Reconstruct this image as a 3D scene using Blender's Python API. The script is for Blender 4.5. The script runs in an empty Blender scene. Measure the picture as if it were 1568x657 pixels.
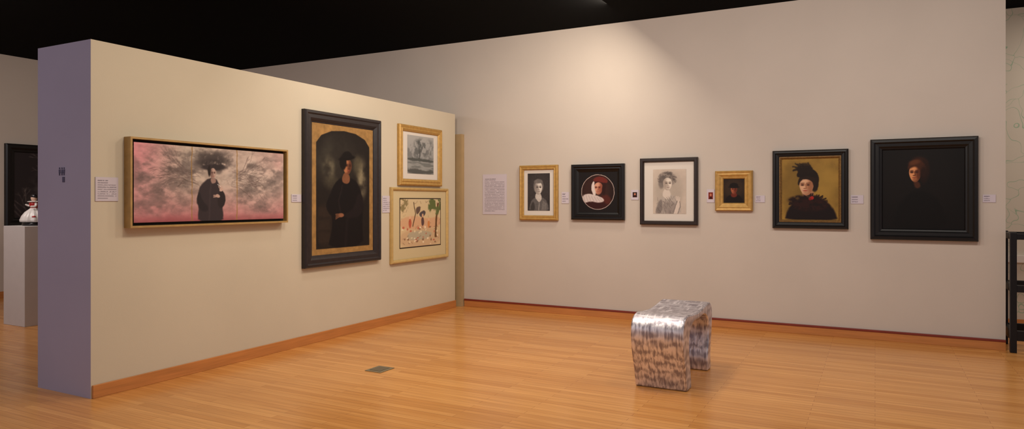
import bpy, bmesh, math, random
import numpy as np
from mathutils import Matrix, Vector

sc = bpy.context.scene
try:
    sc.view_settings.view_transform = 'Standard'
    sc.view_settings.look = 'None'
except Exception as e:
    print(e)

# ------------------------------------------------------------------ helpers
def lin(c):
    out = []
    for v in c[:3]:
        v = v / 255.0
        out.append(v / 12.92 if v <= 0.04045 else ((v + 0.055) / 1.055) ** 2.4)
    return tuple(out)

def new_mat(name, col, rough=0.5, metal=0.0, spec=0.5, noise=0.0, nscale=8.0, bump=0.0, bscale=60.0, coat=0.0, stretch=(1, 1, 1)):
    m = bpy.data.materials.new(name); m.use_nodes = True
    nt = m.node_tree; b = nt.nodes['Principled BSDF']
    l = lin(col)
    b.inputs['Base Color'].default_value = (*l, 1)
    b.inputs['Roughness'].default_value = rough
    b.inputs['Metallic'].default_value = metal
    b.inputs['Specular IOR Level'].default_value = spec
    b.inputs['Coat Weight'].default_value = coat
    tc = nt.nodes.new('ShaderNodeTexCoord'); mp = nt.nodes.new('ShaderNodeMapping')
    mp.inputs['Scale'].default_value = stretch
    nt.links.new(tc.outputs['Object'], mp.inputs['Vector'])
    if noise > 0:
        n = nt.nodes.new('ShaderNodeTexNoise'); n.inputs['Scale'].default_value = nscale; n.inputs['Detail'].default_value = 5
        nt.links.new(mp.outputs['Vector'], n.inputs['Vector'])
        r = nt.nodes.new('ShaderNodeValToRGB')
        r.color_ramp.elements[0].position = 0.3; r.color_ramp.elements[1].position = 0.7
        r.color_ramp.elements[0].color = (*[x * (1 - noise) for x in l], 1)
        r.color_ramp.elements[1].color = (*[min(1, x * (1 + noise)) for x in l], 1)
        nt.links.new(n.outputs['Fac'], r.inputs['Fac']); nt.links.new(r.outputs['Color'], b.inputs['Base Color'])
    if bump > 0:
        n2 = nt.nodes.new('ShaderNodeTexNoise'); n2.inputs['Scale'].default_value = bscale; n2.inputs['Detail'].default_value = 4
        nt.links.new(mp.outputs['Vector'], n2.inputs['Vector'])
        bp = nt.nodes.new('ShaderNodeBump'); bp.inputs['Strength'].default_value = bump; bp.inputs['Distance'].default_value = 0.01
        nt.links.new(n2.outputs['Fac'], bp.inputs['Height']); nt.links.new(bp.outputs['Normal'], b.inputs['Normal'])
    return m

def link(ob, parent=None):
    sc.collection.objects.link(ob)
    if parent is not None:
        ob.parent = parent
    return ob

def mesh_ob(name, verts, faces, mats, parent=None, matrix=None, smooth=False, midx=None):
    me = bpy.data.meshes.new(name)
    me.from_pydata([tuple(v) for v in verts], [], faces)
    for m in (mats if isinstance(mats, (list, tuple)) else [mats]):
        me.materials.append(m)
    if midx:
        for p, i in zip(me.polygons, midx): p.material_index = i
    if smooth:
        for p in me.polygons: p.use_smooth = True
    me.update()
    ob = bpy.data.objects.new(name, me)
    if matrix is not None: ob.matrix_local = matrix
    return link(ob, parent)

def empty(name, matrix=None):
    e = bpy.data.objects.new(name, None); e.empty_display_size = 0.1
    if matrix is not None: e.matrix_local = matrix
    return link(e)

def box_data(x0, x1, y0, y1, z0, z1):
    v = [(x0, y0, z0), (x1, y0, z0), (x1, y1, z0), (x0, y1, z0), (x0, y0, z1), (x1, y0, z1), (x1, y1, z1), (x0, y1, z1)]
    f = [(0, 3, 2, 1), (4, 5, 6, 7), (0, 1, 5, 4), (1, 2, 6, 5), (2, 3, 7, 6), (3, 0, 4, 7)]
    return v, f

def box(name, x0, x1, y0, y1, z0, z1, mat, parent=None, matrix=None, bevel=0.0, midx=None):
    v, f = box_data(x0, x1, y0, y1, z0, z1)
    ob = mesh_ob(name, v, f, mat, parent, matrix, midx=midx)
    if bevel > 0:
        b = ob.modifiers.new('bev', 'BEVEL'); b.width = bevel; b.segments = 2
    return ob

def multi_box(name, boxes, mat, parent=None, matrix=None, bevel=0.0):
    V, F = [], []
    for bx in boxes:
        v, f = box_data(*bx); o = len(V)
        V += v; F += [tuple(i + o for i in q) for q in f]
    ob = mesh_ob(name, V, F, mat, parent, matrix)
    if bevel > 0:
        b = ob.modifiers.new('bev', 'BEVEL'); b.width = bevel; b.segments = 2
    return ob

# wall frames: local x = right, y = up, z = out of the wall
M_LEFT = Matrix(((0, 0, 1, -5.27), (1, 0, 0, 0), (0, 1, 0, 0), (0, 0, 0, 1)))
M_BACK = Matrix(((1, 0, 0, 0), (0, 0, -1, 8.47), (0, 1, 0, 0), (0, 0, 0, 1)))
M_END = Matrix(((1, 0, 0, 0), (0, 0, -1, 3.173), (0, 1, 0, 0), (0, 0, 0, 1)))
M_FAR = Matrix(((0, 0, 1, -12.0), (1, 0, 0, 0), (0, 1, 0, 0), (0, 0, 0, 1)))

# ------------------------------------------------------------------ painter
class Art:
    def __init__(s, x0, y0, x1, y1, bg, k=1.6, warp=0.6, wc=4.0, seed=1):
        s.x0, s.y0, s.x1, s.y1 = x0, y0, x1, y1
        s.nx = max(4, int((x1 - x0) * k)); s.ny = max(4, int((y1 - y0) * k))
        s.rng = np.random.default_rng(seed)
        s.GX, s.GY = np.meshgrid(np.linspace(x0, x1, s.nx), np.linspace(y0, y1, s.ny))
        s.C = np.ones((s.ny, s.nx, 3)) * np.array(bg, float)
        s.X = s.GX; s.Y = s.GY
        if warp > 0:
            a = s.fbm(wc, 2) - .5; b = s.fbm(wc, 2) - .5
            s.X = s.GX + a * warp * 2; s.Y = s.GY + b * warp * 2
    def fbm(s, cell, octv=3, sx=1.0, sy=1.0, pers=.5):
        out = np.zeros((s.ny, s.nx)); tot = 0; amp = 1.0
        for o in range(octv):
            cx = cell * sx / (2 ** o); cy = cell * sy / (2 ** o)
            gx = (s.GX - s.x0) / cx; gy = (s.GY - s.y0) / cy
            R = s.rng.random((int(gy.max()) + 3, int(gx.max()) + 3))
            ix = gx.astype(int); iy = gy.astype(int); fx = gx - ix; fy = gy - iy
            fx = fx * fx * (3 - 2 * fx); fy = fy * fy * (3 - 2 * fy)
            out += amp * ((R[iy, ix] * (1 - fx) + R[iy, ix + 1] * fx) * (1 - fy) + (R[iy + 1, ix] * (1 - fx) + R[iy + 1, ix + 1] * fx) * fy)
            tot += amp; amp *= pers
        return out / tot
    def put(s, m, col, a=1.0, clip=None):
        m = m * a
        if clip is not None: m = m * clip
        s.C = s.C * (1 - m[..., None]) + np.array(col, float) * m[..., None]
        return m
    def ell(s, cx, cy, rx, ry, col, soft=1.0, ang=0, a=1.0, clip=None):
        t = math.radians(ang); dx = s.X - cx; dy = s.Y - cy
        x = dx * math.cos(t) + dy * math.sin(t); y = -dx * math.sin(t) + dy * math.cos(t)
        d = np.sqrt((x / rx) ** 2 + (y / ry) ** 2)
        m = np.clip((1 - d) * min(rx, ry) / soft + .5, 0, 1); m = m * m * (3 - 2 * m)
        s.put(m, col, a, clip); return m
    def poly(s, pts, col, soft=1.0, a=1.0, clip=None, smooth=2):
        P = [np.array(p, float) for p in pts]
        for _ in range(smooth):
            Q = []
            for i in range(len(P)):
                p, q = P[i], P[(i + 1) % len(P)]
                Q += [p * .75 + q * .25, p * .25 + q * .75]
            P = Q
        d = np.full(s.X.shape, 1e9); inside = np.zeros(s.X.shape, bool)
        for i in range(len(P)):
            ax, ay = P[i]; bx, by = P[(i + 1) % len(P)]
            ex, ey = bx - ax, by - ay; wx, wy = s.X - ax, s.Y - ay
            t = np.clip((wx * ex + wy * ey) / (ex * ex + ey * ey + 1e-9), 0, 1)
            d = np.minimum(d, (wx - ex * t) ** 2 + (wy - ey * t) ** 2)
            cond = ((ay > s.Y) != (by > s.Y)) & (s.X < (bx - ax) * (s.Y - ay) / ((by - ay) + 1e-12) + ax)
            inside ^= cond
        sd = np.sqrt(d) * np.where(inside, -1, 1)
        m = np.clip(.5 - sd / soft, 0, 1)
        s.put(m, col, a, clip); return m
    def line(s, pts, w, col, soft=.7, a=1.0, clip=None):
        d = np.full(s.X.shape, 1e9)
        for i in range(len(pts) - 1):
            ax, ay = pts[i]; bx, by = pts[i + 1]
            ex, ey = bx - ax, by - ay; wx, wy = s.X - ax, s.Y - ay
            t = np.clip((wx * ex + wy * ey) / (ex * ex + ey * ey + 1e-9), 0, 1)
            d = np.minimum(d, (wx - ex * t) ** 2 + (wy - ey * t) ** 2)
        m = np.clip(.5 - (np.sqrt(d) - w / 2) / soft, 0, 1)
        s.put(m, col, a, clip); return m
    def mul(s, f): s.C = s.C * f[..., None]
    def branch(s, x, y, ang, ln, w, col, depth, a=.7, spread=35):
        r = s.rng
        x2 = x + math.cos(ang) * ln; y2 = y - math.sin(ang) * ln
        s.line([(x, y), (x2, y2)], w, col, 1.0, a)
        if depth > 0:
            for _ in range(2 if depth > 1 else 3):
                s.branch(x2, y2, ang + math.radians(r.uniform(-spread, spread)), ln * r.uniform(.6, .9), w * .68, col, depth - 1, a, spread)
    def face(s, cx, cy, w, h, skin, shade, lit=1, turn=0.0, hair=None, lips=(150, 70, 60), dark=(50, 32, 28)):
        # head = cranium + tapering jaw
        kx, ky = s.X, s.Y; s.X, s.Y = s.GX, s.GY
        skin = [v * .9 for v in skin]
        m = s.poly([(cx - w * .8, cy - h * .75), (cx, cy - h * 1.05), (cx + w * .8, cy - h * .75), (cx + w * 1.08, cy - h * .1), (cx + w * .85, cy + h * .55),
                    (cx + w * .35, cy + h * 1.08), (cx - w * .35, cy + h * 1.08), (cx - w * .85, cy + h * .55), (cx - w * 1.08, cy - h * .1)], skin, .8)
        s.ell(cx - lit * w * 1.0, cy + h * .1, w * .95, h * 1.2, shade, w * .8, a=.85, clip=m)
        s.ell(cx, cy + h * 1.05, w * .7, h * .22, shade, h * .3, a=.6, clip=m)
        s.ell(cx + lit * w * .1, cy - h * .5, w * .45, h * .2, [min(255, v * 1.08) for v in skin], h * .3, a=.6, clip=m)
        s.ell(cx + lit * w * .55, cy + h * .2, w * .22, h * .2, [min(255, v * 1.08) for v in skin], h * .25, a=.6, clip=m)
        ox = turn * w * .32
        for sg in (-1, 1):
            ex = cx + sg * w * .42 + ox
            s.ell(ex, cy - h * .12, w * .32, h * .17, shade, h * .14, a=.8, clip=m)
            s.ell(ex, cy - h * .08, w * .2, h * .07, dark, h * .06, a=.9, clip=m)
            s.line([(ex - w * .26, cy - h * .28), (ex + w * .26, cy - h * .30)], h * .05, dark, h * .07, a=.75, clip=m)
        nx = cx + ox * 1.3
        s.line([(nx - lit * w * .1, cy - h * .12), (nx - lit * w * .2, cy + h * .27)], w * .14, shade, w * .14, a=.8, clip=m)
        s.ell(nx, cy + h * .31, w * .24, h * .055, shade, h * .06, a=.9, clip=m)
        s.ell(nx - ox * .2, cy + h * .56, w * .32, h * .07, lips, h * .07, a=.85, clip=m)
        s.line([(nx - ox * .2 - w * .32, cy + h * .55), (nx - ox * .2 + w * .32, cy + h * .55)], h * .025, dark, h * .05, a=.6, clip=m)
        s.ell(nx - ox * .2, cy + h * .72, w * .25, h * .045, shade, h * .08, a=.7, clip=m)
        s.X, s.Y = kx, ky
        return m
    def mesh(s, name, a0, a1, z0, z1, h, mat, parent, gain=1.0, M=None):
        nx, ny = s.nx, s.ny
        xs = np.linspace(a0, a1, nx); zs = np.linspace(z1, z0, ny)
        GX, GZ = np.meshgrid(xs, zs)
        co = np.stack([GX, GZ, np.full_like(GX, h)], -1).reshape(-1, 3)
        idx = np.arange(nx * ny).reshape(ny, nx)
        q = np.stack([idx[1:, :-1], idx[1:, 1:], idx[:-1, 1:], idx[:-1, :-1]], -1).reshape(-1, 4)
        me = bpy.data.meshes.new(name)
        me.vertices.add(len(co)); me.vertices.foreach_set('co', co.ravel().astype(np.float32))
        me.loops.add(q.size); me.loops.foreach_set('vertex_index', q.ravel().astype(np.int32))
        me.polygons.add(len(q)); me.polygons.foreach_set('loop_start', (np.arange(len(q)) * 4).astype(np.int32))
        me.polygons.foreach_set('loop_total', np.full(len(q), 4, np.int32))
        me.update(calc_edges=True)
        c = np.clip(s.C, 0, 255) / 255.0
        c = np.where(c <= .04045, c / 12.92, ((c + .055) / 1.055) ** 2.4) * gain
        c = np.clip(c, 0, .95).reshape(-1, 3)
        at = me.color_attributes.new('paint', 'FLOAT_COLOR', 'POINT')
        at.data.foreach_set('color', np.concatenate([c, np.ones((len(c), 1))], 1).ravel().astype(np.float32))
        me.materials.append(mat)
        ob = bpy.data.objects.new(name, me)
        if M is not None: ob.matrix_local = M
        return link(ob, parent)

def paint_mat(name, rough):
    m = bpy.data.materials.new(name); m.use_nodes = True; nt = m.node_tree
    a = nt.nodes.new('ShaderNodeAttribute'); a.attribute_name = 'paint'
    b = nt.nodes['Principled BSDF']; nt.links.new(a.outputs['Color'], b.inputs['Base Color'])
    b.inputs['Roughness'].default_value = rough; b.inputs['Specular IOR Level'].default_value = .2
    return m
PAINT = paint_mat('painted_canvas', .6)
PAPER = paint_mat('printed_paper', .8)

# ------------------------------------------------------------------ materials
W_LEFT = new_mat('wall_paint_cream', (200, 188, 168), .85, spec=.2, noise=.03, nscale=1.2, bump=.05, bscale=120)
W_BACK = new_mat('wall_paint_warm_grey', (196, 185, 175), .85, spec=.2, noise=.03, nscale=1.2, bump=.05, bscale=120)
W_COOL_LIT = new_mat('wall_cool_lit', (168, 160, 178), .85, spec=.2, noise=.03, nscale=1.5)  # cool daylight on the end face, put into the wall colour
W_TAN = new_mat('trim_tan', (172, 146, 108), .8, spec=.2, noise=.05)
BLACKC = new_mat('ceiling_black', (10, 10, 11), .95, spec=.05)
BB_OR = new_mat('baseboard_oak', (188, 122, 66), .4, noise=.12, nscale=6, stretch=(.5, .5, 8))
BB_RED = new_mat('baseboard_cap_red', (120, 42, 30), .4, noise=.1)
GOLD = new_mat('gold_leaf', (184, 144, 78), .45, metal=.3, noise=.14, nscale=25, bump=.15, bscale=60)
GOLDP = new_mat('pale_gold', (196, 164, 104), .5, metal=.2, noise=.08, nscale=20)
GOLDW = new_mat('gilded_wood', (168, 134, 80), .5, metal=.1, noise=.12, nscale=18)
BRONZE = new_mat('bronze_gilt', (120, 88, 44), .5, metal=.3, noise=.3, nscale=60, bump=.3, bscale=80)
BLACKF = new_mat('black_lacquer_wood', (15, 12, 13), .4, spec=.35, noise=.2, nscale=20)
DARKW = new_mat('ebonised_wood', (38, 31, 33), .42, spec=.4, noise=.18, nscale=20)
BROWNB = new_mat('dark_brown_wood', (38, 26, 22), .4, spec=.4, noise=.2, nscale=20)
MATW = new_mat('mat_board_white', (212, 204, 196), .9, spec=.1)
MATC = new_mat('mat_board_cream', (200, 182, 144), .9, spec=.1)
BLACKM = new_mat('shadow_gap_black', (14, 11, 10), .8)
CARD = new_mat('label_card', (200, 190, 200), .85, spec=.1)
WHITEP = new_mat('pedestal_white', (192, 186, 184), .7, spec=.2, noise=.02)
INK = new_mat('sign_ink', (82, 78, 104), .7)
METALB = new_mat('black_metal', (20, 18, 20), .4, metal=.4)
GREYM = new_mat('outlet_grey', (140, 126, 100), .5, metal=.3, noise=.1)

# floor
def floor_material():
    m = bpy.data.materials.new('maple_strip_floor'); m.use_nodes = True; nt = m.node_tree
    b = nt.nodes['Principled BSDF']; N = nt.nodes.new; Lk = nt.links.new
    tc = N('ShaderNodeTexCoord')
    br = N('ShaderNodeTexBrick'); br.offset = .37; br.offset_frequency = 2
    br.inputs['Scale'].default_value = 1.0
    br.inputs['Brick Width'].default_value = 1.1; br.inputs['Row Height'].default_value = .06
    br.inputs['Mortar Size'].default_value = .0012; br.inputs['Mortar Smooth'].default_value = .3; br.inputs['Bias'].default_value = .0
    br.inputs['Color1'].default_value = (*lin((220, 158, 90)), 1)
    br.inputs['Color2'].default_value = (*lin((200, 136, 70)), 1)
    br.inputs['Mortar'].default_value = (*lin((148, 90, 44)), 1)
    Lk(tc.outputs['Object'], br.inputs['Vector'])
    mp = N('ShaderNodeMapping'); mp.inputs['Scale'].default_value = (.8, 16, 1); Lk(tc.outputs['Object'], mp.inputs['Vector'])
    n = N('ShaderNodeTexNoise'); n.inputs['Scale'].default_value = 2.2; n.inputs['Detail'].default_value = 6; Lk(mp.outputs['Vector'], n.inputs['Vector'])
    r = N('ShaderNodeValToRGB'); r.color_ramp.elements[0].color = (.72, .64, .55, 1); r.color_ramp.elements[1].color = (1.1, 1.08, 1.02, 1)
    r.color_ramp.elements[0].position = .3; r.color_ramp.elements[1].position = .7; Lk(n.outputs['Fac'], r.inputs['Fac'])
    mx = N('ShaderNodeMix'); mx.data_type = 'RGBA'; mx.blend_type = 'MULTIPLY'; mx.inputs[0].default_value = .6
    Lk(br.outputs['Color'], mx.inputs[6]); Lk(r.outputs['Color'], mx.inputs[7]); Lk(mx.outputs[2], b.inputs['Base Color'])
    n3 = N('ShaderNodeTexNoise'); n3.inputs['Scale'].default_value = 1.5; Lk(tc.outputs['Object'], n3.inputs['Vector'])
    mr = N('ShaderNodeMapRange'); mr.inputs[3].default_value = .16; mr.inputs[4].default_value = .32; Lk(n3.outputs['Fac'], mr.inputs[0])
    Lk(mr.outputs[0], b.inputs['Roughness'])
    b.inputs['Specular IOR Level'].default_value = .5
    bp = N('ShaderNodeBump'); bp.inputs['Strength'].default_value = .15; bp.inputs['Distance'].default_value = .003
    Lk(br.outputs['Fac'], bp.inputs['Height']); bp.invert = True; Lk(bp.outputs['Normal'], b.inputs['Normal'])
    return m

# ------------------------------------------------------------------ room shell
CEIL = 3.78
box('floor', -12.2, 6.0, -4.0, 12.0, -.1, 0, floor_material())
box('ceiling', -12.2, 6.0, -4.0, 12.0, CEIL, CEIL + .1, BLACKC)
box('wall_back', -12.0, 1.163, 8.47, 8.67, 0, CEIL, W_BACK)
box('wall_left', -12.2, -12.0, -4.0, 8.67, 0, CEIL, W_BACK)
# free-standing partition, end face tinted as if in cool light, cream faces
box('wall_partition', -5.976, -5.27, 3.173, 8.32, 0, 2.73, [W_LEFT, W_COOL_LIT], midx=[0, 0, 1, 0, 0, 0])
box('trim_1', -6.3, -5.21, 8.40, 8.469, 0, 2.455, W_TAN)
# far wall with line mural
def mural_mat():
    m = new_mat('wall_mural', (176, 172, 156), .85, spec=.2); nt = m.node_tree; b = nt.nodes['Principled BSDF']
    tc = nt.nodes.new('ShaderNodeTexCoord'); v = nt.nodes.new('ShaderNodeTexVoronoi'); v.feature = 'DISTANCE_TO_EDGE'
    v.inputs['Scale'].default_value = 3.2
    n = nt.nodes.new('ShaderNodeTexNoise'); n.inputs['Scale'].default_value = 2.5; nt.links.new(tc.outputs['Object'], n.inputs['Vector'])
    ad = nt.nodes.new('ShaderNodeVectorMath'); ad.operation = 'ADD'; nt.links.new(tc.outputs['Object'], ad.inputs[0]); nt.links.new(n.outputs['Color'], ad.inputs[1])
    nt.links.new(ad.outputs[0], v.inputs['Vector'])
    r = nt.nodes.new('ShaderNodeValToRGB'); r.color_ramp.elements[0].color = (*lin((140, 168, 140)), 1); r.color_ramp.elements[0].position = .0
    r.color_ramp.elements[1].color = (*lin((200, 190, 174)), 1); r.color_ramp.elements[1].position = .02
    nt.links.new(v.outputs['Distance'], r.inputs['Fac']); nt.links.new(r.outputs['Color'], b.inputs['Base Color'])
    return m
box('wall_mural', 0.6, 6.0, 10.0, 10.2, 0, CEIL, mural_mat())
box('wall_recess', 0.6, 0.7, 8.68, 9.99, 0, CEIL, W_BACK)
box('trim_2', 0.71, 6.0, 9.96, 9.999, .78, .86, MATW)
box('baseboard_mural', 0.71, 6.0, 9.98, 9.999, 0, .11, BB_OR)
# baseboards
def baseboard(name, boxes_lo, boxes_hi):
    e = empty(name)
    multi_box('board', boxes_lo, BB_OR, e, bevel=.003)
    multi_box('cap', boxes_hi, BB_RED, e, bevel=.003)
baseboard('baseboard_back', [(-5.2, 1.163, 8.452, 8.469, 0.0, .085), (-11.98, -6.32, 8.452, 8.469, 0, .085)],
          [(-5.2, 1.163, 8.446, 8.469, .085, .108), (-11.98, -6.32, 8.446, 8.469, .085, .108)])
multi_box('baseboard_partition', [(-5.269, -5.25, 3.18, 8.32, 0, .1)], BB_OR, bevel=.003)
multi_box('baseboard_left', [(-11.999, -11.98, -3.9, 8.44, 0, .1)], BB_OR, bevel=.003)

# ------------------------------------------------------------------ framed works
def ring_frame(name, a0, a1, z0, z1, prof, mats, parent):
    V, F, MI = [], [], []
    for (ins, h) in [(p[0], p[1]) for p in prof]:
        V += [(a0 + ins, z0 + ins, h), (a1 - ins, z0 + ins, h), (a1 - ins, z1 - ins, h), (a0 + ins, z1 - ins, h)]
    for r in range(len(prof) - 1):
        for i in range(4):
            j = (i + 1) % 4
            F.append((r * 4 + i, r * 4 + j, (r + 1) * 4 + j, (r + 1) * 4 + i)); MI.append(prof[r][2] if len(prof[r]) > 2 else 0)
    return mesh_ob(name, V, F, mats, parent, midx=MI)

def framed(name, M, a0, a1, z0, z1, prof, mats, art, ar, h_art, gain=1.0, mount=None, mount_mat=None, paper=False):
    e = empty(name, M)
    ring_frame('frame', a0, a1, z0, z1, prof, mats, e)
    last = prof[-1]
    i = last[0] - .004
    box('backing', a0 + .005, a1 - .005, z0 + .005, z1 - .005, .002, .008, BLACKM, e)
    if mount_mat is not None:
        box('mat_board', a0 + i, a1 - i, z0 + i, z1 - i, .009, h_art - .003, mount_mat, e)
    art.mesh('picture', ar[0], ar[1], ar[2], ar[3], h_art, PAPER if paper else PAINT, e, gain)
    return e

G = 1.2
# ---- 1. pink triptych (local canvas 300 x 121)
A = Art(0, 0, 300, 121, (170, 150, 140), k=1.35, warp=1.2, wc=9, seed=3)
n1 = A.fbm(60, 4); n2 = A.fbm(22, 4)
yy = A.GY / 121; xx = A.GX / 300
A.put(np.clip((yy - .5) * 1.9, 0, 1) * (.5 + .6 * n1), (166, 92, 100))
A.put(np.clip(1.0 - xx * 3.4, 0, 1) * np.clip(1.15 - yy * .9, 0, 1), (196, 124, 134), .85)
A.put(np.clip((xx - .74) * 3.2, 0, 1) * np.clip(.75 - yy, 0, 1) * 1.4 * n2 * 1.5, (184, 120, 122), .7)
A.put(np.clip(1 - np.abs(xx - .38) * 4, 0, 1) * np.clip(1.1 - yy * 1.2, 0, 1), (182, 168, 154), .85)
A.put(np.clip(1 - np.abs(xx - .76) * 2.8, 0, 1) * np.clip(1 - np.abs(yy - .4) * 2.0, 0, 1), (182, 166, 156), .85)
dk = (84, 74, 72)
def fol(cx, cy, rx, ry, col, a, th=.48, cell=13, sx=1.7):
    t = np.clip((A.fbm(cell, 5, sx=sx, pers=.6) - th) * 5, 0, 1)
    A.ell(cx, cy, rx, ry, col, soft=min(rx, ry) * .9, a=a, clip=t)
for (cx, cy, rx, ry, a) in [(60, 42, 66, 36, .62), (84, 28, 48, 26, .6), (30, 62, 40, 24, .5), (142, 22, 48, 22, .8), (200, 40, 38, 34, .62), (240, 58, 58, 34, .58), (262, 36, 48, 30, .5), (225, 88, 56, 20, .45), (50, 96, 54, 16, .4), (20, 100, 40, 12, .4), (270, 100, 44, 12, .45), (70, 70, 40, 20, .45)]:
    fol(cx, cy, rx, ry, dk, a, th=.44)
for i in range(16):
    A.branch(A.rng.uniform(86, 118), A.rng.uniform(40, 66), math.radians(A.rng.uniform(140, 190)), A.rng.uniform(14, 26), 1.6, (88, 72, 70), 3, .32, 28)
for i in range(16):
    A.branch(A.rng.uniform(176, 200), A.rng.uniform(36, 64), math.radians(A.rng.uniform(-22, 40)), A.rng.uniform(14, 25), 1.6, (88, 72, 70), 3, .32, 28)
A.mul(.9 + .22 * A.fbm(5, 3, sx=2))
A.put(np.clip((yy - .9) * 9, 0, 1), (120, 56, 60), .6)
# centre figure in a wide dark hat that melts into the foliage
fol(142, 20, 30, 14, (66, 58, 57), .9, th=.34, cell=9, sx=1.3)
fol(142, 27, 26, 9, (52, 45, 46), .95, th=.28, cell=8, sx=1.3)
A.ell(142, 32, 23, 5, (46, 39, 41), 3, ang=-4, a=.9)
A.poly([(135, 50), (122, 58), (114, 68), (112, 84), (114, 100), (112, 124), (164, 124), (162, 104), (160, 84), (160, 70), (154, 60), (148, 50)], (50, 42, 45), 2.4, smooth=1)
A.poly([(114, 70), (109, 88), (116, 104), (132, 106), (134, 98), (122, 90)], (40, 34, 37), 2, smooth=1)
A.line([(138, 60), (136, 90), (134, 121)], 2, (66, 56, 58), 3, a=.6)
A.poly([(137, 50), (147, 50), (148, 58), (139, 60)], (140, 112, 104), 1.2)
A.face(142, 42, 5.8, 9.0, (184, 154, 142), (110, 84, 78), lit=1, turn=.3)
A.ell(135, 38, 3, 9, (38, 31, 31), 2)
A.poly([(158, 102), (168, 92), (166, 76), (160, 68), (153, 76), (150, 94)], (42, 35, 37), 1.6, smooth=1)
A.ell(159, 69, 4.2, 3.0, (184, 154, 142), 1, ang=-40)
for k in range(4): A.line([(157 + k * 1.1, 69), (153 + k * 2.6, 61.5 + abs(k - 1.5))], 1.2, (180, 150, 138), .7)
A.ell(152, 80, 4.5, 2.8, (172, 142, 130), 1, ang=20)
for k in range(4): A.line([(149, 79 + k * 1), (143.5, 78 + k * 1.6)], 1.0, (168, 138, 126), .6)
A.line([(151, 60), (158, 64)], .8, (214, 204, 196), .6)
A.line([(162, 58), (170, 46), (180, 40)], 3, (196, 184, 176), 5, a=.3)
for dxp in (101, 192):
    A.line([(dxp, 0), (dxp, 121)], 1.5, (140, 108, 62), .6)
prof = [(0, .002, 0), (0, .085, 0), (.016, .085, 0), (.016, .03, 1), (.05, .03, 1)]
framed('triptych_painting', M_LEFT, 3.435, 5.085, 1.288, 2.010, prof, [GOLDW, BLACKM], A, (3.476, 5.045, 1.328, 1.97), .062, G)

# ---- 2. tall arched portrait
A = Art(0, 0, 126, 204, (140, 106, 62), k=1.7, warp=.7, wc=6, seed=5)
A.mul(.88 + .24 * A.fbm(6, 3))
arch = [(8, 195), (8, 30), (18, 18), (38, 10), (63, 7.5), (88, 10), (108, 18), (118, 30), (118, 195)]
wX, wY = A.X, A.Y; A.X, A.Y = A.GX, A.GY
am = A.poly(arch, (27, 22, 20), 1.2, smooth=0)
A.X, A.Y = wX, wY
n = A.fbm(30, 4); n2 = A.fbm(14, 4)
A.ell(54, 58, 48, 40, (56, 52, 44), 30, a=.7, clip=am * np.clip(n * 1.6 - .25, 0, 1))
A.ell(32, 70, 11, 20, (108, 100, 80), 12, a=.85, clip=am * np.clip(n2 * 2 - .5, 0, 1))
A.ell(102, 84, 10, 28, (136, 124, 98), 11, a=.85, clip=am * np.clip(n2 * 2 - .45, 0, 1))
A.ell(92, 62, 9, 16, (86, 78, 60), 9, a=.6, clip=am)
A.ell(40, 92, 16, 10, (60, 54, 42), 10, a=.5, clip=am)
A.poly([(9, 122), (40, 126), (44, 194), (9, 194)], (34, 26, 22), 6, clip=am)
for yb in (130, 150, 170): A.poly([(12, yb), (34, yb), (34, yb + 15), (12, yb + 15)], (44, 33, 27), 3, a=.6, clip=am, smooth=0)
A.poly([(58, 82), (44, 92), (36, 108), (26, 126), (30, 138), (40, 146), (38, 170), (30, 196), (106, 196), (102, 160), (104, 122), (98, 100), (88, 88), (76, 82)], (15, 11, 13), 2.5, clip=am, smooth=1)
A.poly([(94, 102), (106, 122), (100, 146), (70, 150), (62, 142), (84, 134)], (23, 17, 19), 3, clip=am)
A.line([(60, 96), (52, 120), (56, 140)], 2, (34, 26, 27), 3, a=.7, clip=am)
A.poly([(62, 74), (74, 76), (76, 88), (68, 94), (58, 88)], (110, 70, 48), 1.6, clip=am)
A.face(70, 64, 9, 12.5, (164, 104, 70), (70, 38, 26), lit=-1, turn=.7, dark=(40, 22, 18))
A.ell(61, 58, 7, 12, (18, 12, 12), 3, clip=am)
A.ell(69, 51, 17, 3.6, (14, 10, 10), 2.0, ang=-10, clip=am)
A.poly([(58, 51), (60, 43), (67, 40), (75, 40), (80, 45), (80, 50)], (16, 12, 12), 2.0, clip=am)
A.ell(57, 143, 6, 3.4, (124, 80, 58), 1.6, clip=am)
for k in range(4): A.line([(53, 141 + k * 1.6), (46, 142 + k * 2.2)], 1.4, (108, 70, 50), 1, clip=am)
A.line([(70, 152), (66, 192)], 3, (32, 25, 27), 5, a=.6, clip=am)
A.mul(.93 + .14 * A.fbm(4, 2))
prof = [(0, .002, 0), (0, .045, 0), (.012, .06, 0), (.03, .062, 0), (.045, .05, 0), (.08, .052, 0), (.1, .04, 0), (.112, .03, 0), (.125, .026, 0)]
framed('arched_portrait_painting', M_LEFT, 5.352, 6.60, .80, 2.458, prof, [DARKW], A, (5.477, 6.475, .925, 2.333), .024, G)

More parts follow.
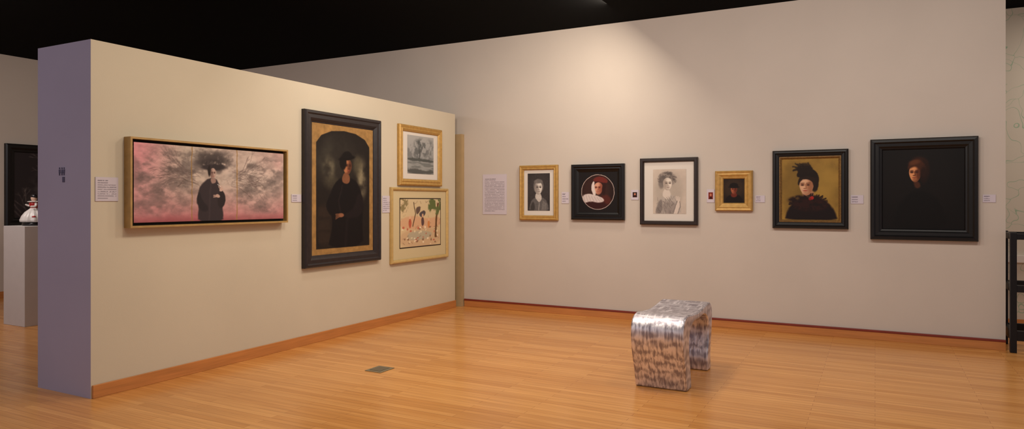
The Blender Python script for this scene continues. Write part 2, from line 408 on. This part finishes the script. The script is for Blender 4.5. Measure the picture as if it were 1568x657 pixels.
# ---- 3. landscape print
A = Art(0, 0, 64, 54, (150, 148, 146), k=2, warp=.8, wc=4, seed=8)
t = A.GY / 54
A.put(np.clip(t * 2 - .2, 0, 1), (128, 128, 128), .7)
f = np.clip((A.fbm(7, 5, pers=.65) - .42) * 6, 0, 1)
A.ell(30, 20, 17, 16, (84, 86, 86), 8, a=.85, clip=f)
A.ell(54, 20, 12, 16, (100, 100, 100), 8, a=.8, clip=f)
A.ell(8, 24, 10, 10, (104, 104, 104), 6, a=.8, clip=f)
A.line([(29, 36), (30, 12)], 1.4, (66, 66, 66), 1)
A.branch(30, 28, 1.2, 8, 1.2, (72, 72, 72), 3, .7, 40); A.branch(30, 28, 2.0, 8, 1.2, (72, 72, 72), 3, .7, 40)
A.poly([(0, 31), (64, 33), (64, 37), (0, 36)], (74, 76, 74), 1.5)
A.poly([(0, 36), (64, 37), (64, 54), (0, 54)], (136, 136, 134), 1.5, a=.8)
A.put(np.clip((A.fbm(6, 3, sx=4, sy=.5) - .5) * 6, 0, 1) * (A.GY > 37), (92, 94, 92), .7)
A.poly([(0, 48), (20, 46), (40, 50), (64, 47), (64, 54), (0, 54)], (78, 78, 76), 2)
prof = [(0, .002), (0, .035), (.015, .05), (.04, .04), (.055, .048), (.075, .036), (.085, .022)]
framed('landscape_print', M_LEFT, 6.976, 7.93, 1.70, 2.467, prof, [GOLD], A, (7.165, 7.75, 1.855, 2.345), .021, G, mount_mat=MATW, paper=True)

# ---- 4. illustration
A = Art(0, 0, 93, 63, (192, 168, 130), k=2.0, warp=.5, wc=4, seed=9)
n = A.fbm(20, 3)
A.put(np.clip(1 - A.GY / 40, 0, 1), (186, 170, 138), .6)
A.poly([(0, 26), (30, 22), (60, 27), (93, 24), (93, 40), (0, 40)], (190, 142, 110), 2, a=.7)
A.poly([(0, 40), (93, 38), (93, 63), (0, 63)], (184, 154, 120), 3)
A.poly([(14, 44), (50, 41), (76, 46), (60, 54), (20, 54)], (160, 150, 128), 2, a=.9)
A.line([(80, 50), (82, 28), (86, 8)], 4, (92, 64, 40), 1)
f = np.clip((A.fbm(6, 3) - .45) * 9, 0, 1)
A.ell(80, 10, 18, 12, (88, 96, 56), 3, clip=f)
A.ell(8, 8, 10, 14, (112, 100, 66), 3, a=.8, clip=f)
A.line([(30, 6), (34, 20), (28, 36)], 1.6, (70, 52, 38), .8)
A.poly([(34, 12), (46, 10), (44, 18), (36, 22)], (92, 74, 64), 1); A.poly([(40, 20), (54, 15), (58, 20), (48, 26)], (74, 66, 68), 1)
A.ell(50, 30, 3.2, 6, (84, 62, 60), 1); A.ell(50, 22.5, 2.2, 2.4, (190, 150, 120), .8)
A.ell(22, 32, 3, 6, (166, 84, 62), 1); A.ell(22, 24.5, 2, 2.2, (200, 160, 130), .8)
A.ell(64, 34, 2.6, 5, (186, 120, 70), 1); A.ell(64, 28, 1.9, 2, (198, 158, 126), .8)
for i in range(40):
    x, y = A.rng.uniform(4, 89), A.rng.uniform(36, 60); c = [(170, 82, 62), (222, 206, 178), (110, 76, 56), (210, 194, 160)][i % 4]
    A.ell(x, y, A.rng.uniform(1.0, 2.6), A.rng.uniform(.7, 1.6), c, .8, a=.8)
for i in range(50):
    x, y = A.rng.uniform(3, 90), A.rng.uniform(4, 60); A.line([(x, y), (x + A.rng.uniform(-5, 5), y + A.rng.uniform(-3, 3))], .6, (94, 68, 52), .6, a=.6)
bx = np.minimum(np.minimum(A.GX, 93 - A.GX), np.minimum(A.GY, 63 - A.GY)); A.put((bx < 1.1).astype(float), (44, 32, 28))
prof = [(0, .002), (0, .032), (.008, .045), (.022, .045), (.035, .035), (.042, .022)]
framed('illustration_print', M_LEFT, 6.82, 8.09, .728, 1.672, prof, [GOLDP], A, (7.0, 7.925, .905, 1.54), .021, G, mount_mat=MATC, paper=True)

# ---- 5. engraved portrait
A = Art(0, 0, 40, 58, (48, 44, 45), k=3.0, warp=.4, wc=3, seed=11)
A.ell(20, 24, 22, 26, (62, 58, 58), 14, a=.6)
A.poly([(2, 60), (5, 44), (13, 37), (27, 37), (36, 44), (39, 60)], (88, 84, 84), 1.5, smooth=1)
A.poly([(4, 58), (7, 46), (12, 44), (14, 58)], (52, 48, 48), 2, a=.8)
A.poly([(13, 36), (16, 30), (23, 30), (26, 38), (22, 46), (17, 42)], (178, 170, 164), 1.2)
for k in range(6): A.line([(28 + k * 1.2, 42 + k), (26 + k * 1.4, 57)], .7, (136, 130, 126), .6, a=.6)
A.line([(21, 46), (20, 58)], 1, (150, 144, 140), .8)
A.ell(19.5, 20, 9.2, 11.5, (96, 90, 88), 1.5)
A.face(19.5, 22.5, 6.8, 9.8, (214, 206, 198), (122, 112, 108), lit=1, turn=.3, lips=(120, 104, 100), dark=(44, 38, 38))
A.ell(19, 12.5, 7.5, 3.0, (104, 98, 96), 1.5)
A.mul(.92 + .16 * A.fbm(2, 2))
prof = [(0, .002), (0, .036), (.015, .05), (.035, .042), (.05, .046), (.06, .03), (.066, .022)]
framed('engraved_portrait', M_BACK, -4.305, -3.735, 1.243, 1.985, prof, [GOLD], A, (-4.185, -3.855, 1.372, 1.875), .021, G, mount_mat=MATW, paper=True)

# ---- 6. round portrait
A = Art(0, 0, 66, 66, (20, 16, 17), k=2.6, warp=.35, wc=3, seed=12)
m0 = A.ell(33, 33, 27.2, 27.2, (190, 168, 160), .8)
m1 = A.ell(33, 33, 26.4, 26.4, (34, 20, 18), .8)
A.ell(30, 30, 22, 22, (54, 30, 25), 14, a=.7, clip=m1)
A.poly([(9, 62), (14, 46), (26, 40), (44, 40), (54, 52), (54, 64)], (46, 18, 17), 2, clip=m1)
A.poly([(40, 38), (50, 37), (56, 46), (50, 54), (40, 46)], (78, 32, 25), 3, a=.8, clip=m1)
A.poly([(7, 40), (14, 35), (28, 37), (42, 42), (44, 48), (34, 50), (22, 47), (12, 50), (6, 46)], (186, 172, 168), 1.5, clip=m1)
for k in range(7): A.line([(9 + k * 4.6, 37 + k * .9), (12 + k * 5, 48)], 1.1, (140, 124, 122), 1.6, a=.55, clip=m1)
A.ell(36, 22, 11, 12, (42, 18, 16), 2, clip=m1)
A.poly([(24, 16), (30, 9), (42, 9), (50, 15), (48, 20), (34, 17)], (94, 34, 28), 1.8, clip=m1)
A.face(34, 27, 7.0, 9.2, (204, 148, 122), (122, 62, 46), lit=-1, turn=-.4)
A.poly([(24, 17), (28, 16), (27.5, 27), (31, 37), (26, 39), (22, 28)], (194, 180, 174), 1.0, clip=m1)
A.ell(43, 30, 3, 8, (40, 18, 16), 2, clip=m1)
prof = [(0, .002), (0, .05), (.015, .062), (.03, .062), (.045, .048), (.06, .05), (.075, .036), (.09, .03), (.1, .024)]
framed('round_portrait_painting', M_BACK, -3.535, -2.812, 1.258, 1.978, prof, [BLACKF], A, (-3.45, -2.90, 1.343, 1.893), .023, G)

# ---- 7. sketch portrait
A = Art(0, 0, 51, 69, (178, 164, 152), k=2.6, warp=.5, wc=3, seed=13)
A.mul(.95 + .1 * A.fbm(8, 3))
A.ell(24, 34, 22, 30, (150, 140, 130), 12, a=.6)
A.poly([(4, 71), (8, 48), (17, 39), (32, 40), (42, 54), (44, 71)], (160, 150, 142), 2, smooth=1)
A.poly([(4, 64), (9, 48), (15, 46), (14, 69), (4, 69)], (100, 92, 90), 2.5, a=.7)
A.ell(26, 60, 12, 10, (122, 112, 108), 5, a=.6)
f = np.clip((A.fbm(4, 3) - .35) * 5, 0, 1)
A.ell(22, 15, 13.5, 11, (92, 84, 81), 3, clip=.4 + .6 * f)
A.ell(13, 22, 4.5, 8, (104, 96, 92), 3, a=.8)
A.poly([(17, 30), (26, 32), (28, 42), (20, 48), (14, 42)], (190, 178, 168), 1.5)
A.face(22.5, 22.5, 6.8, 9.6, (214, 202, 190), (146, 132, 122), lit=1, turn=.4, lips=(132, 106, 100), dark=(62, 54, 52))
A.poly([(31, 71), (35, 58), (38, 49), (41, 50), (41, 58), (37, 71)], (190, 176, 166), 1.2)
for k in range(4): A.line([(37.5 + k * 1.1, 50), (34.5 + k * 2.2, 42 + abs(k - 1.5))], 1.1, (192, 178, 168), .7)
A.line([(31, 69), (35, 57), (37.5, 49)], .7, (92, 84, 82), .6); A.line([(41.5, 50), (42, 58), (38, 69)], .7, (92, 84, 82), .6)
for k in range(60):
    x, y = A.rng.uniform(6, 34), A.rng.uniform(42, 68); A.line([(x, y), (x + A.rng.uniform(-3, 5), y + A.rng.uniform(2, 7))], .6, (92, 84, 82), .6, a=.5)
for k in range(40):
    an = A.rng.uniform(2.4, 6.9); A.line([(22 + 10 * math.cos(an), 15 + 8 * math.sin(an)), (22 + 15 * math.cos(an + .3), 15 + 12 * math.sin(an + .3))], .6, (84, 76, 74), .6, a=.5)
prof = [(0, .002), (0, .045), (.01, .052), (.035, .052), (.045, .04), (.05, .022)]
framed('sketch_portrait', M_BACK, -2.607, -1.893, 1.208, 2.033, prof, [BROWNB], A, (-2.445, -2.035, 1.346, 1.893), .021, G, mount_mat=MATW, paper=True)

# ---- 8. small portrait
A = Art(0, 0, 32, 36, (30, 20, 16), k=3.2, warp=.3, wc=3, seed=14)
A.ell(16, 14, 16, 14, (50, 36, 25), 10, a=.8)
A.poly([(1, 38), (4, 28), (11, 23), (21, 23), (28, 28), (32, 38)], (18, 11, 11), 1.5, smooth=1)
A.poly([(12, 21), (20, 21), (21, 26), (16, 28), (11, 26)], (92, 34, 24), 1.5)
A.face(16, 16, 4.6, 6.4, (158, 86, 58), (84, 32, 20), lit=-1, turn=.2)
A.ell(16, 10, 6.4, 3.8, (18, 11, 10), 1.2); A.ell(16, 12.4, 8.2, 1.5, (18, 11, 10), 1)
prof = [(0, .002), (0, .04), (.012, .055), (.03, .048), (.045, .05), (.07, .036), (.085, .034), (.095, .022)]
framed('small_portrait_painting', M_BACK, -1.687, -1.26, 1.385, 1.858, prof, [GOLD], A, (-1.595, -1.352, 1.477, 1.766), .021, G)

# ---- 9. woman with feathered hat on gold ground
A = Art(0, 0, 87, 100, (132, 102, 46), k=2.4, warp=.5, wc=4, seed=15)
A.mul(.82 + .36 * A.fbm(14, 4))
A.ell(18, 50, 20, 44, (98, 76, 35), 20, a=.6)
A.ell(66, 40, 18, 30, (146, 116, 53), 16, a=.6)
A.poly([(4, 102), (9, 84), (18, 72), (32, 64), (56, 64), (72, 72), (82, 86), (86, 102)], (22, 13, 15), 3, smooth=1)
f = np.clip((A.fbm(5, 3) - .35) * 5, 0, 1)
A.poly([(32, 50), (50, 52), (50, 62), (42, 68), (32, 62)], (150, 106, 78), 1.5)
A.ell(38, 68, 27, 9, (26, 13, 13), 4, clip=.5 + .5 * f)
A.ell(44, 76, 27, 10, (40, 18, 17), 4, a=.8, clip=f)
for k in range(46):
    an = A.rng.uniform(0, 6.28); x, y = 41 + 25 * math.cos(an), 71 + 10 * math.sin(an)
    A.line([(x, y), (x + 4 * math.cos(an) + A.rng.uniform(-2, 2), y + 4 * math.sin(an))], 1.6, (25, 13, 13), 1.4, a=.8)
A.ell(43, 34, 14.5, 16, (30, 20, 16), 2)
A.ell(51, 42, 6, 12, (30, 20, 17), 2)
A.face(38.5, 44, 10.6, 14.8, (208, 162, 128), (132, 84, 58), lit=-1, turn=-.5, lips=(156, 66, 54))
# hair swept over the forehead and temples
A.poly([(26, 34), (30, 27), (44, 26), (52, 32), (53, 44), (49, 46), (48, 38), (42, 34), (34, 33), (29, 37), (27, 44), (25, 42)], (34, 22, 17), 1.4)
A.poly([(22, 29), (26, 20), (36, 15), (48, 17), (56, 24), (56, 31), (48, 30), (38, 28), (30, 31)], (25, 17, 14), 1.5)
r = random.Random(5)
for k in range(34):     # drooping feathers massed on the hat
    bx_, by_ = r.uniform(26, 48), r.uniform(17, 24); ang = r.uniform(1.1, 2.9); L = r.uniform(7, 13)
    x1, y1 = bx_ + L * .6 * math.cos(ang), by_ - L * .6 * math.sin(ang); x2, y2 = x1 + L * .5 * math.cos(ang + .8), y1 - L * .4 * math.sin(ang + .8)
    A.line([(bx_, by_), (x1, y1), (x2, y2)], 2.2, (28, 19, 15), 1.6, a=.75)
A.ell(34, 13, 9, 6, (28, 19, 15), 4, ang=-15, a=.85)
A.ell(47, 64, 3.0, 2.8, (150, 32, 28), 1.2); A.ell(44, 66, 2.2, 2.0, (116, 24, 24), 1.2)
prof = [(0, .002, 0), (0, .04, 0), (.015, .06, 0), (.03, .062, 0), (.04, .05, 0), (.062, .046, 0), (.072, .04, 1), (.08, .042, 1), (.09, .034, 1), (.1, .024, 1)]
framed('feathered_hat_portrait', M_BACK, -1.042, -.258, 1.192, 2.075, prof, [BLACKF, BRONZE], A, (-.944, -.356, 1.29, 1.977), .023, G)

# ---- 10. dark portrait
A = Art(0, 0, 132, 128, (11, 8, 9), k=1.9, warp=.5, wc=4, seed=16)
A.ell(60, 50, 60, 60, (16, 12, 12), 40, a=.8)
A.poly([(16, 130), (24, 92), (42, 72), (54, 66), (74, 68), (94, 82), (108, 130)], (8, 6, 7), 6, smooth=1)
A.ell(60, 27, 15.5, 15, (42, 21, 14), 6)
A.ell(67, 34, 10, 16, (32, 16, 11), 6)
A.poly([(50, 50), (60, 51), (64, 60), (55, 64)], (70, 38, 25), 3, a=.9)
A.face(54, 38, 9.6, 13.5, (212, 142, 94), (70, 32, 19), lit=-1, turn=-.4, lips=(132, 54, 40))
A.poly([(42, 34), (43, 23), (52, 17), (64, 18), (72, 28), (72, 44), (65, 46), (63, 34), (56, 28), (48, 29)], (58, 30, 18), 3)
A.ell(53, 21, 9, 4, (92, 52, 30), 4, ang=-12, a=.7)
A.ell(68, 42, 6, 14, (28, 14, 11), 4, a=.8)
prof = [(0, .002), (0, .05), (.012, .066), (.035, .068), (.05, .054), (.08, .052), (.095, .04), (.11, .036), (.118, .024)]
framed('dark_portrait_painting', M_BACK, -.045, .93, 1.089, 2.163, prof, [BLACKF], A, (.068, .817, 1.202, 2.05), .023, G)

# ---- far left picture
A = Art(0, 0, 64, 90, (38, 32, 34), k=1.6, warp=.6, seed=17)
for i in range(10):
    A.branch(A.rng.uniform(5, 60), A.rng.uniform(20, 90), A.rng.uniform(.8, 2.4), 12, 1.6, (90, 80, 78), 3, .5, 40)
A.ell(32, 60, 16, 30, (80, 72, 70), 12, a=.6, clip=np.clip(A.fbm(9, 3) * 2 - .6, 0, 1))
A.ell(44, 30, 7, 9, (110, 94, 84), 3)
prof = [(0, .002), (0, .05), (.02, .065), (.06, .06), (.09, .045), (.12, .04), (.13, .024)]
framed('foliage_portrait_painting', M_FAR, 5.88, 6.95, 1.105, 2.40, prof, [BLACKF], A, (6.0, 6.83, 1.225, 2.28), .023, G)

# ---- labels
def label(M, a0, a1, z0, z1, lines, name='wall_label', pic=None):
    w, h = (a1 - a0) * 1000, (z1 - z0) * 1000
    A = Art(0, 0, w, h, (200, 190, 200), k=.5 if w < 200 else .45, warp=0, seed=int(w * 7 + h))
    mx = w * .08; y = h * .1
    if pic:
        A.poly([(w * .2, h * .22), (w * .8, h * .22), (w * .8, h * .75), (w * .2, h * .75)], pic, 4, smooth=0)
        A.ell(w * .5, h * .42, w * .13, h * .11, (190, 120, 96), 4)
        A.poly([(w * .3, h * .74), (w * .4, h * .55), (w * .62, h * .55), (w * .74, h * .74)], (60, 24, 24), 4)
    else:
        step = (h * .84) / lines
        for i in range(lines):
            yy = y + step * (i + .4); e = w * (.92 if i not in (0, 1, lines - 1) else .55)
            seg = ((A.fbm(9, 1) > .25) | (step > 99)).astype(float)
            m = ((np.abs(A.GY - yy) < max(step * .24, 1.2)) & (A.GX > mx) & (A.GX < e)).astype(float)
            A.put(m * seg, (120, 112, 122) if i else (84, 78, 88), .55)
    e = empty(name, M)
    box('card', a0, a1, z0, z1, .001, .006, CARD, e)
    A.mesh('print', a0 + .001, a1 - .001, z0 + .001, z1 - .001, .0066, PAPER, e, 1.0)
label(M_LEFT, 3.205, 3.385, 1.50, 1.685, 9)
label(M_LEFT, 5.21, 5.345, 1.49, 1.57, 3)
label(M_LEFT, 6.68, 6.83, 1.36, 1.565, 7)
label(M_BACK, -4.90, -4.52, 1.315, 1.875, 22, name='text_panel')
label(M_BACK, -3.69, -3.585, 1.47, 1.62, 4)
label(M_BACK, -2.733, -2.635, 1.517, 1.641, 4, name='picture_label', pic=(52, 34, 30))
label(M_BACK, -1.79, -1.70, 1.484, 1.641, 4, name='picture_label', pic=(120, 40, 30))
label(M_BACK, -1.235, -1.13, 1.485, 1.565, 3)
label(M_BACK, -.236, -.112, 1.471, 1.565, 3)
label(M_BACK, .97, 1.08, 1.487, 1.566, 3)

# ---- restroom sign on the partition's end
e = empty('restroom_sign', M_END)
def person(x, z, skirt):
    V, F = [], []
    def add(pts):
        o = len(V); n = len(pts)
        for h in (.001, .004): V.extend([(p[0], p[1], h) for p in pts])
        F.append(tuple(range(o + n, o + 2 * n)))
        for i in range(n): F.append((o + i, o + (i + 1) % n, o + n + (i + 1) % n, o + n + i))
    add([(x + .007 * math.cos(t * .5236), z + .05 + .007 * math.sin(t * .5236)) for t in range(12)])
    if skirt: add([(x - .012, z + .012), (x + .012, z + .012), (x + .006, z + .04), (x - .006, z + .04)])
    else: add([(x - .008, z + .012), (x + .008, z + .012), (x + .01, z + .04), (x - .01, z + .04)])
    add([(x - .006, z - .006), (x - .001, z - .006), (x - .001, z + .014), (x - .006, z + .014)])
    add([(x + .001, z - .006), (x + .006, z - .006), (x + .006, z + .014), (x + .001, z + .014)])
    mesh_ob('pictogram', V, F, INK, e)
person(-5.672, 1.708, False); person(-5.64, 1.708, True); person(-5.612, 1.708, False)
box('plaque', -5.632, -5.605, 1.648, 1.69, .001, .005, INK, e)

# ------------------------------------------------------------------ floor outlet
e = empty('floor_outlet')
box('plate', -3.995, -3.82, 4.82, 5.02, .0005, .006, GREYM, e, bevel=.002)
box('lid', -3.965, -3.85, 4.85, 4.99, .0065, .009, new_mat('outlet_lid', (120, 108, 88), .5, metal=.4), e, bevel=.002)

# ------------------------------------------------------------------ pedestal + figurine
box('display_pedestal', -9.42, -8.96, 4.61, 5.07, 0, 1.2, WHITEP, bevel=.004)
e = empty('porcelain_figurine', Matrix.Translation((-9.2, 4.84, 1.2005)))
def lathe(name, prof, mat, parent, n=48, scal=0, amp=0, ox=0, oy=0):
    V, F = [], []
    for k, (r, z) in enumerate(prof):
        for i in range(n):
            t = 2 * math.pi * i / n; rr = r * (1 + amp * math.sin(scal * t + k * .3)) if scal else r
            V.append((ox + rr * math.cos(t), oy + rr * math.sin(t), z))
    for k in range(len(prof) - 1):
        for i in range(n):
            j = (i + 1) % n; F.append((k * n + i, k * n + j, (k + 1) * n + j, (k + 1) * n + i))
    F.append(tuple(range(n))[::-1]); F.append(tuple(range((len(prof) - 1) * n, len(prof) * n)))
    return mesh_ob(name, V, F, mat, parent, smooth=True)
PORC = new_mat('porcelain_white', (226, 220, 216), .25)
REDP = new_mat('red_glaze', (170, 34, 34), .3)
SKINP = new_mat('porcelain_skin', (214, 178, 156), .35)
HAIRP = new_mat('black_glaze', (22, 16, 18), .3)
lathe('base', [(.12, 0), (.125, .01), (.12, .035), (.1, .045)], HAIRP, e)
lathe('skirt', [(.135, .045), (.14, .07), (.12, .12), (.09, .165), (.05, .2), (.036, .215)], PORC, e, scal=11, amp=.09)
lathe('bodice', [(.034, .212), (.042, .235), (.052, .262), (.05, .28), (.02, .292), (.016, .305)], REDP, e)
lathe('ruff', [(.03, .286), (.06, .29), (.066, .297), (.03, .303)], PORC, e, scal=14, amp=.12)
lathe('head', [(.008, .298), (.024, .306), (.032, .322), (.034, .338), (.03, .355), (.016, .368), (.003, .371)], SKINP, e, n=24)
lathe('hair', [(.033, .338), (.039, .35), (.035, .37), (.02, .384), (.004, .388)], HAIRP, e, n=24, oy=.006)
def skin_ob(name, pts, edges, rad, mat, parent, sub=2):
    me = bpy.data.meshes.new(name); me.from_pydata(pts, edges, []); me.materials.append(mat)
    ob = bpy.data.objects.new(name, me); link(ob, parent)
    sk = ob.modifiers.new('skin', 'SKIN')
    for i, r in enumerate(rad): me.skin_vertices[0].data[i].radius = (r, r)
    me.skin_vertices[0].data[0].use_root = True
    ss = ob.modifiers.new('sub', 'SUBSURF'); ss.levels = sub; ss.render_levels = sub
    return ob
skin_ob('arms', [(0, 0, .272), (.045, 0, .272), (.075, -.02, .235), (.05, -.07, .235), (-.045, 0, .272), (-.085, -.01, .24), (-.1, -.05, .26)],
        [(0, 1), (1, 2), (2, 3), (0, 4), (4, 5), (5, 6)], [.02, .017, .014, .009, .017, .014, .009], PORC, e)
V = random.Random(4)
for i in range(9):
    t = V.uniform(0, 6.28); r = V.uniform(.09, .13); z = V.uniform(.07, .12)
    lathe('rose_%d' % i, [(.004, -.012 + z), (.015, -.006 + z), (.019, z + .002), (.012, z + .01), (.003, z + .012)], REDP, e, n=12, scal=5, amp=.15, ox=r * math.cos(t), oy=r * math.sin(t))

# ------------------------------------------------------------------ black metal stand (right edge)
e = empty('metal_display_stand')
x0, x1, y0, y1 = 1.185, 1.80, 8.36, 8.92
p = .055
posts = [(x0, x0 + p, y0, y0 + p, 0, 1.19), (x1 - p, x1, y0, y0 + p, 0, 1.19), (x0, x0 + p, y1 - p, y1, 0, 1.19), (x1 - p, x1, y1 - p, y1, 0, 1.19)]
multi_box('posts', posts, METALB, e, bevel=.004)
rails = []
for z, t in ((1.12, .06), (.60, .07), (.12, .10)):
    rails += [(x0 + .01, x1 - .01, y0 + .008, y0 + p - .008, z, z + t), (x0 + .01, x1 - .01, y1 - p + .008, y1 - .008, z, z + t),
              (x0 + .008, x0 + p - .008, y0 + .01, y1 - .01, z, z + t), (x1 - p + .008, x1 - .008, y0 + .01, y1 - .01, z, z + t)]
multi_box('rails', rails, METALB, e, bevel=.004)

# ------------------------------------------------------------------ brushed aluminium bench
def metal_bench():
    m = bpy.data.materials.new('swirl_brushed_aluminium'); m.use_nodes = True; nt = m.node_tree
    b = nt.nodes['Principled BSDF']; N = nt.nodes.new; K = nt.links.new
    tc = N('ShaderNodeTexCoord')
    def streak(scale, rot, det, dist):
        mp = N('ShaderNodeMapping'); mp.inputs['Scale'].default_value = scale; mp.inputs['Rotation'].default_value = rot; K(tc.outputs['Object'], mp.inputs['Vector'])
        n = N('ShaderNodeTexNoise'); n.inputs['Scale'].default_value = 2.0; n.inputs['Detail'].default_value = det; n.inputs['Distortion'].default_value = dist
        K(mp.outputs['Vector'], n.inputs['Vector']); return n
    top1 = streak((22, 4, 3.0), (0, .0, .35), 2, .4)
    top2 = streak((3.5, 22, 3), (0, .0, -.25), 2, .4)
    side = streak((24, 24, 2.6), (.0, .10, 0), 2, .5)
    w = N('ShaderNodeMath'); w.operation = 'MAXIMUM'; K(top1.outputs['Fac'], w.inputs[0]); K(top2.outputs['Fac'], w.inputs[1])
    # horizontal scalloped bands left by the grinder on the upright faces
    wv = N('ShaderNodeTexWave'); wv.bands_direction = 'Z'; wv.inputs['Scale'].default_value = 4.2; wv.inputs['Distortion'].default_value = 5.0
    wv.inputs['Detail'].default_value = 1.0; wv.inputs['Detail Scale'].default_value = 2.2; K(tc.outputs['Object'], wv.inputs['Vector'])
    sm = N('ShaderNodeMath'); sm.operation = 'MULTIPLY_ADD'; sm.inputs[1].default_value = .16; K(wv.outputs['Fac'], sm.inputs[0]); K(side.outputs['Fac'], sm.inputs[2])
    ge = N('ShaderNodeNewGeometry'); sp = N('ShaderNodeSeparateXYZ'); K(ge.outputs['True Normal'], sp.inputs[0])
    ab = N('ShaderNodeMath'); ab.operation = 'ABSOLUTE'; K(sp.outputs['Z'], ab.inputs[0])
    mr = N('ShaderNodeMapRange'); mr.inputs[1].default_value = .55; mr.inputs[2].default_value = .85; K(ab.outputs[0], mr.inputs[0])
    mx = N('ShaderNodeMix'); mx.data_type = 'FLOAT'; K(mr.outputs[0], mx.inputs[0]); K(sm.outputs[0], mx.inputs[2]); K(w.outputs[0], mx.inputs[3])
    r = N('ShaderNodeValToRGB'); r.color_ramp.elements[0].position = .44; r.color_ramp.elements[1].position = .72
    r.color_ramp.elements[0].color = (*lin((150, 142, 152)), 1); r.color_ramp.elements[1].color = (*lin((234, 228, 234)), 1)
    K(mx.outputs[0], r.inputs['Fac']); K(r.outputs['Color'], b.inputs['Base Color'])
    b.inputs['Metallic'].default_value = .7; b.inputs['Roughness'].default_value = .4
    bp = N('ShaderNodeBump'); bp.inputs['Strength'].default_value = .3; bp.inputs['Distance'].default_value = .008
    K(mx.outputs[0], bp.inputs['Height']); K(bp.outputs['Normal'], b.inputs['Normal'])
    return m
def smooth_closed(P, it=3, closed=False):
    for _ in range(it):
        Q = [P[0]]
        for i in range(len(P) - 1):
            a, c = P[i], P[i + 1]
            Q += [(a[0] * .75 + c[0] * .25, a[1] * .75 + c[1] * .25), (a[0] * .25 + c[0] * .75, a[1] * .25 + c[1] * .75)]
        Q.append(P[-1]); P = Q
    return P
outer = smooth_closed([(.12, 0), (.08, .14), (.0, .34), (-.02, .52), (.08, .605), (.28, .585), (.52, .57), (.80, .595), (.98, .61), (1.07, .53), (1.05, .36), (.98, .14), (1.01, 0)])
inner = smooth_closed([(.27, 0), (.25, .12), (.19, .28), (.19, .44), (.33, .525), (.54, .51), (.74, .53), (.91, .46), (.93, .30), (.86, .14), (.88, 0)])
n = 64
def resample(P, n):
    d = [0]
    for i in range(1, len(P)): d.append(d[-1] + math.dist(P[i], P[i - 1]))
    out = []
    for k in range(n):
        t = d[-1] * k / (n - 1); j = max(i for i in range(len(d)) if d[i] <= t + 1e-9); j = min(j, len(P) - 2)
        f = (t - d[j]) / max(1e-9, d[j + 1] - d[j]); out.append((P[j][0] * (1 - f) + P[j + 1][0] * f, P[j][1] * (1 - f) + P[j + 1][1] * f))
    return out
outer, inner = resample(outer, n), resample(inner, n)
BX0, BX1, BY = -1.728, -1.306, 5.34
V, F = [], []
for x in (BX0, BX1):
    V += [(x, BY + p[0], p[1]) for p in outer]; V += [(x, BY + p[0], p[1]) for p in inner]
o2 = 2 * n
for i in range(n - 1):
    F.append((i, i + 1, n + i + 1, n + i))
    F.append((o2 + i + 1, o2 + i, o2 + n + i, o2 + n + i + 1))
    F.append((i + 1, i, o2 + i, o2 + i + 1))
    F.append((n + i, n + i + 1, o2 + n + i + 1, o2 + n + i))
for k in (0, n - 1): F.append((k, n + k, o2 + n + k, o2 + k))
bench = mesh_ob('sculptural_metal_bench', V, F, metal_bench())
bm = bmesh.new(); bm.from_mesh(bench.data); bmesh.ops.recalc_face_normals(bm, faces=bm.faces); bm.to_mesh(bench.data); bm.free()
bv = bench.modifiers.new('bev', 'BEVEL'); bv.width = .014; bv.segments = 3; bv.limit_method = 'ANGLE'; bv.angle_limit = .8
for p_ in bench.data.polygons: p_.use_smooth = True
try:
    bench.data.set_sharp_from_angle(angle=.8)
except Exception as ex: print(ex)

# ------------------------------------------------------------------ light
def area(name, loc, tgt, power, col, sx=.3, sy=.3):
    l = bpy.data.lights.new(name, 'AREA'); l.energy = power; l.color = col; l.shape = 'RECTANGLE'; l.size = sx; l.size_y = sy
    o = bpy.data.objects.new(name, l); link(o); o.location = loc
    d = Vector(tgt) - Vector(loc); o.rotation_euler = d.to_track_quat('-Z', 'Y').to_euler()
warm = (1, .87, .70); neut = (1, .905, .81)
for y in (3.8, 5.6, 7.4):
    area('wall_washer_left', (-2.6, y, 3.65), (-5.27, y, .7), 29, warm, .4, .4)
for x, pw in ((-4.0, 24), (-2.2, 26), (-.4, 32), (1.2, 34)):
    area('wall_washer_back', (x, 5.2, 3.65), (x, 8.47, .5), pw, neut, .4, .4)
area('ceiling_fill', (-2.0, 3.0, 3.7), (-2.0, 3.0, 0), 62, (1, .9, .76), 3, 3)  # broad soft fill, added to brighten the floor; no fixture modelled
area('side_room_light', (-9.0, 3.5, 3.7), (-9.5, 5.0, 0), 100, (1, .88, .8), 2, 2)
area('end_face_fill', (-6.4, -1.5, 3.0), (-5.7, 3.17, 1.4), 38, (.88, .86, 1), 1.2, 1.2)  # unseen cool fill, added to lift the partition's end face
area('foyer_light', (3.0, 9.3, 3.7), (3.0, 9.3, 0), 55, neut, 1, 1)
w = bpy.data.worlds.new('World'); sc.world = w; w.use_nodes = True
bg = w.node_tree.nodes['Background']; bg.inputs[0].default_value = (.95, .88, .92, 1); bg.inputs[1].default_value = .42

# ------------------------------------------------------------------ camera
cd = bpy.data.cameras.new('camera'); cam = bpy.data.objects.new('camera', cd); link(cam)
cd.sensor_width = 36; cd.lens = 36 * 1061 / 1568; cd.shift_y = -20.4 / 1568
cam.location = (0, 0, 1.5); cam.rotation_euler = (math.radians(90), 0, math.radians(27.65))
sc.camera = cam
